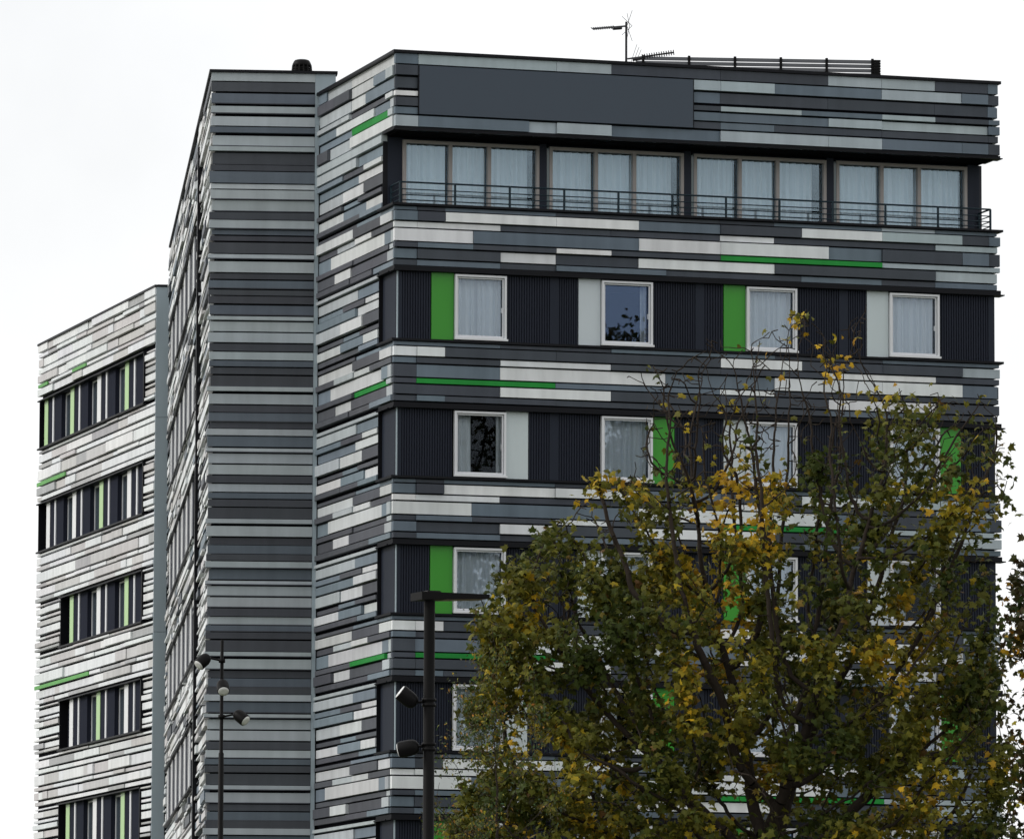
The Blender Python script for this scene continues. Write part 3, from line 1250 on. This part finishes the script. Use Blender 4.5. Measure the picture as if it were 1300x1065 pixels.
plant_tree('maple_tree', 'large autumn maple with olive and yellow leaves and bare top twigs before the facade', (TX, TY, 0),
           MAPLE_OUT, 3.4,
           [(-.25, 0, 0), (-.2, 0, .8), (-.15, .05, 1.6), (-.1, .02, 2.4), (-.12, 0, 3.2), (-.05, .05, 4.0), (0, 0, 4.8), (.05, .05, 5.6)],
           4800, .15, 2.6, .24, lambda x, z: 1 if z > 13.0 else .36,
           50000, .157, MAPLE, maple_col, .0095, maple_w,
           21, .26, spread=.13)


def right_col(q):
    n = noise3(q[0] * .7, q[1] * .7 + 9, q[2] * .7) + rc.gauss(0, .15)
    c = mix(YEL, ORA, rc.random()) if n > .42 else mix((.022, .03, .009), (.06, .045, .012), max(0, min(1, .5 + n)))
    return tuple(v * rc.uniform(.6, 1.1) for v in c)


plant_tree('maple_tree', 'dark sparse tree cut off by the right edge beyond the large maple', (12.1, 131.0, 0),
           [(-2.6, 4), (-2.55, 8), (-2.5, 11.2), (-2.05, 13.4), (-1.4, 14.0), (.5, 15.5), (2.5, 14), (3.2, 9), (2.6, 4.5), (0, 3.4)], 2.2,
           [(0, 0, 0), (0, 0, 1), (.03, 0, 2), (.05, 0, 3), (.02, 0, 4), (0, 0, 5)],
           1600, .18, 2.6, .33, lambda x, z: 1, 13000, .18, MAPLE, right_col, .006, lambda x, z: 1, 5, .2)


def birch_col(q):
    t = rc.random()
    c = mix((.045, .065, .03), (.10, .105, .03), t) if t < .85 else (.30, .22, .03)
    return tuple(v * rc.uniform(.6, 1.2) for v in c)


plant_tree('birch_tree', 'slender small-leaved birch between the street lamp and the large maple', (-.35, 108.0, 0),
           [(-.75, 3), (-1.05, 6.8), (-.75, 8.0), (-.55, 9.4), (-.15, 10.4), (.5, 10.0), (1.0, 9.0), (1.3, 7), (.9, 3)], .9,
           [(.2, 0, 0), (.18, 0, 1), (.2, 0, 2), (.17, .02, 3), (.15, 0, 4), (.1, 0, 5), (.12, 0, 6)],
           420, .13, 1.6, .22, lambda x, z: 1, 7000, .065, SMALL, birch_col, .004, lambda x, z: 1, 9, .09, droop=1.2, spread=.1)

# a lime tree across the street: the dark shape mirrored in the lower windows, and shade on the low storeys
def lime_col(q):
    t = rc.random()
    return tuple(v * rc.uniform(.6, 1.1) for v in mix((.03, .042, .012), (.09, .085, .018), t))


lime = plant_tree('lime_tree', 'tall dark lime tree across the street, seen only as a reflection in the windows', (26.2, 108.5, 0),
                  [(-4.4, 6), (-5.2, 12), (-4.6, 19), (-3.6, 22.6), (-1.5, 23.2), (.3, 24.7), (2.4, 24.9), (3.6, 22.5), (4.6, 18), (5.0, 12), (4.0, 6), (0, 4)], 4.6,
                  [(0, 0, i * .9) for i in range(8)], 1500, .4, 5, .7, lambda x, z: 1, 30000, .27, SMALL, lime_col, .02,
                  lambda x, z: 1, 33, .35, spread=.35)

# ---------------------------------------------------------------- ground
mb = MB()
mb.poly([(-1500, -1500, 0), (1500, -1500, 0), (1500, 2500, 0), (-1500, 2500, 0)], [(0, 1, 2, 3)])
tag(mb.build('ground', ground_mat('lawn', (.03, .045, .015), (.06, .07, .025), 1.2)), kind='structure')
mb = MB()
mb.poly([(-400, 80, .004), (400, 80, .004), (400, 89, .004), (-400, 89, .004)], [(0, 1, 2, 3)])
tag(mb.build('road', ground_mat('asphalt', (.04, .04, .042), (.065, .065, .065), 6)), kind='structure')
mb = MB()
for i in range(-40, 40):
    mb.poly([(i * 9, 84.43, .008), (i * 9 + 3, 84.43, .008), (i * 9 + 3, 84.57, .008), (i * 9, 84.57, .008)], [(0, 1, 2, 3)])
tag(mb.build('road_markings', M['white']), kind='structure')
mb = MB()
mb.box(-400, 400, 89.2, 102, -.2, .12)
mb.box(-400, 400, 74, 79.8, -.2, .12)
tag(mb.build('pavement', ground_mat('paving', (.16, .155, .15), (.24, .235, .225), 3)), kind='structure')
mb = MB()
mb.box(-400, 400, 89.002, 89.198, -.2, .13)
mb.box(-400, 400, 79.802, 79.998, -.2, .13)
tag(mb.build('kerb', ground_mat('kerb_stone', (.22, .22, .21), (.3, .3, .29), 5)), kind='structure')

# ---------------------------------------------------------------- light
SUN_AZ = Vector((-.97, -.12, 0)).normalized()
EL = math.radians(34)
to_sun = Vector((SUN_AZ.x * math.cos(EL), SUN_AZ.y * math.cos(EL), math.sin(EL)))
sd = bpy.data.lights.new('sun', 'SUN')
sd.energy = 1.45
sd.angle = math.radians(14)
sd.color = (1, .975, .95)
so = bpy.data.objects.new('sun', sd)
so.rotation_euler = (-to_sun).to_track_quat('-Z', 'Y').to_euler()
COL.objects.link(so)

w = bpy.data.worlds.new('World')
SC.world = w
w.use_nodes = True
nt = w.node_tree
nt.nodes.clear()
out = N(nt, 'ShaderNodeOutputWorld')
sky = N(nt, 'ShaderNodeTexSky', sky_type='NISHITA')
sky.sun_disc = False
sky.sun_elevation = EL
sky.sun_rotation = math.atan2(SUN_AZ.x, SUN_AZ.y)
sky.air_density = 1.0
sky.dust_density = 4.0
b1 = N(nt, 'ShaderNodeBackground')
b1.inputs[1].default_value = .1
nt.links.new(sky.outputs[0], b1.inputs[0])
# overcast layer: soft white cloud with faint structure
tc = N(nt, 'ShaderNodeTexCoord')
nz = N(nt, 'ShaderNodeTexNoise')
nz.inputs['Scale'].default_value = 7.0
nz.inputs['Detail'].default_value = 6
nt.links.new(tc.outputs['Generated'], nz.inputs['Vector'])
rp = N(nt, 'ShaderNodeValToRGB')
rp.color_ramp.elements[0].position = .25
rp.color_ramp.elements[1].position = .7
rp.color_ramp.elements[0].color = (.70, .71, .72, 1)
rp.color_ramp.elements[1].color = (1, 1, 1, 1)
nt.links.new(nz.outputs[0], rp.inputs[0])
b2 = N(nt, 'ShaderNodeBackground')
b2.inputs[1].default_value = 1.32
nt.links.new(rp.outputs[0], b2.inputs[0])
mx = N(nt, 'ShaderNodeMixShader')
mx.inputs[0].default_value = .86
nt.links.new(b1.outputs[0], mx.inputs[1])
nt.links.new(b2.outputs[0], mx.inputs[2])
nt.links.new(mx.outputs[0], out.inputs[0])

# ---------------------------------------------------------------- camera
F_PX = 8400.0
pitch, roll = math.atan(960 / F_PX), .0035
cp_, sp_ = math.cos(pitch), math.sin(pitch)
X = Vector((1, 0, 0))
U = Vector((0, -sp_, cp_))
Fw = Vector((0, cp_, sp_))
right = X * math.cos(roll) + U * math.sin(roll)
up = U * math.cos(roll) - X * math.sin(roll)
cd = bpy.data.cameras.new('camera')
cd.sensor_width = 36
cd.lens = F_PX / 1300 * 36
cd.shift_y = -45 / 1300
cd.clip_start = .5
cd.clip_end = 6000
cam = bpy.data.objects.new('camera', cd)
mw = Matrix((right, up, -Fw)).transposed().to_4x4()
mw.translation = (0, 0, 1.6)
cam.matrix_world = mw
COL.objects.link(cam)
SC.camera = cam
SC.view_settings.view_transform = 'Standard'
SC.view_settings.look = 'None'
SC.view_settings.exposure = 0
SC.view_settings.gamma = 1
SC.cycles.max_bounces = 8
SC.cycles.transparent_max_bounces = 12
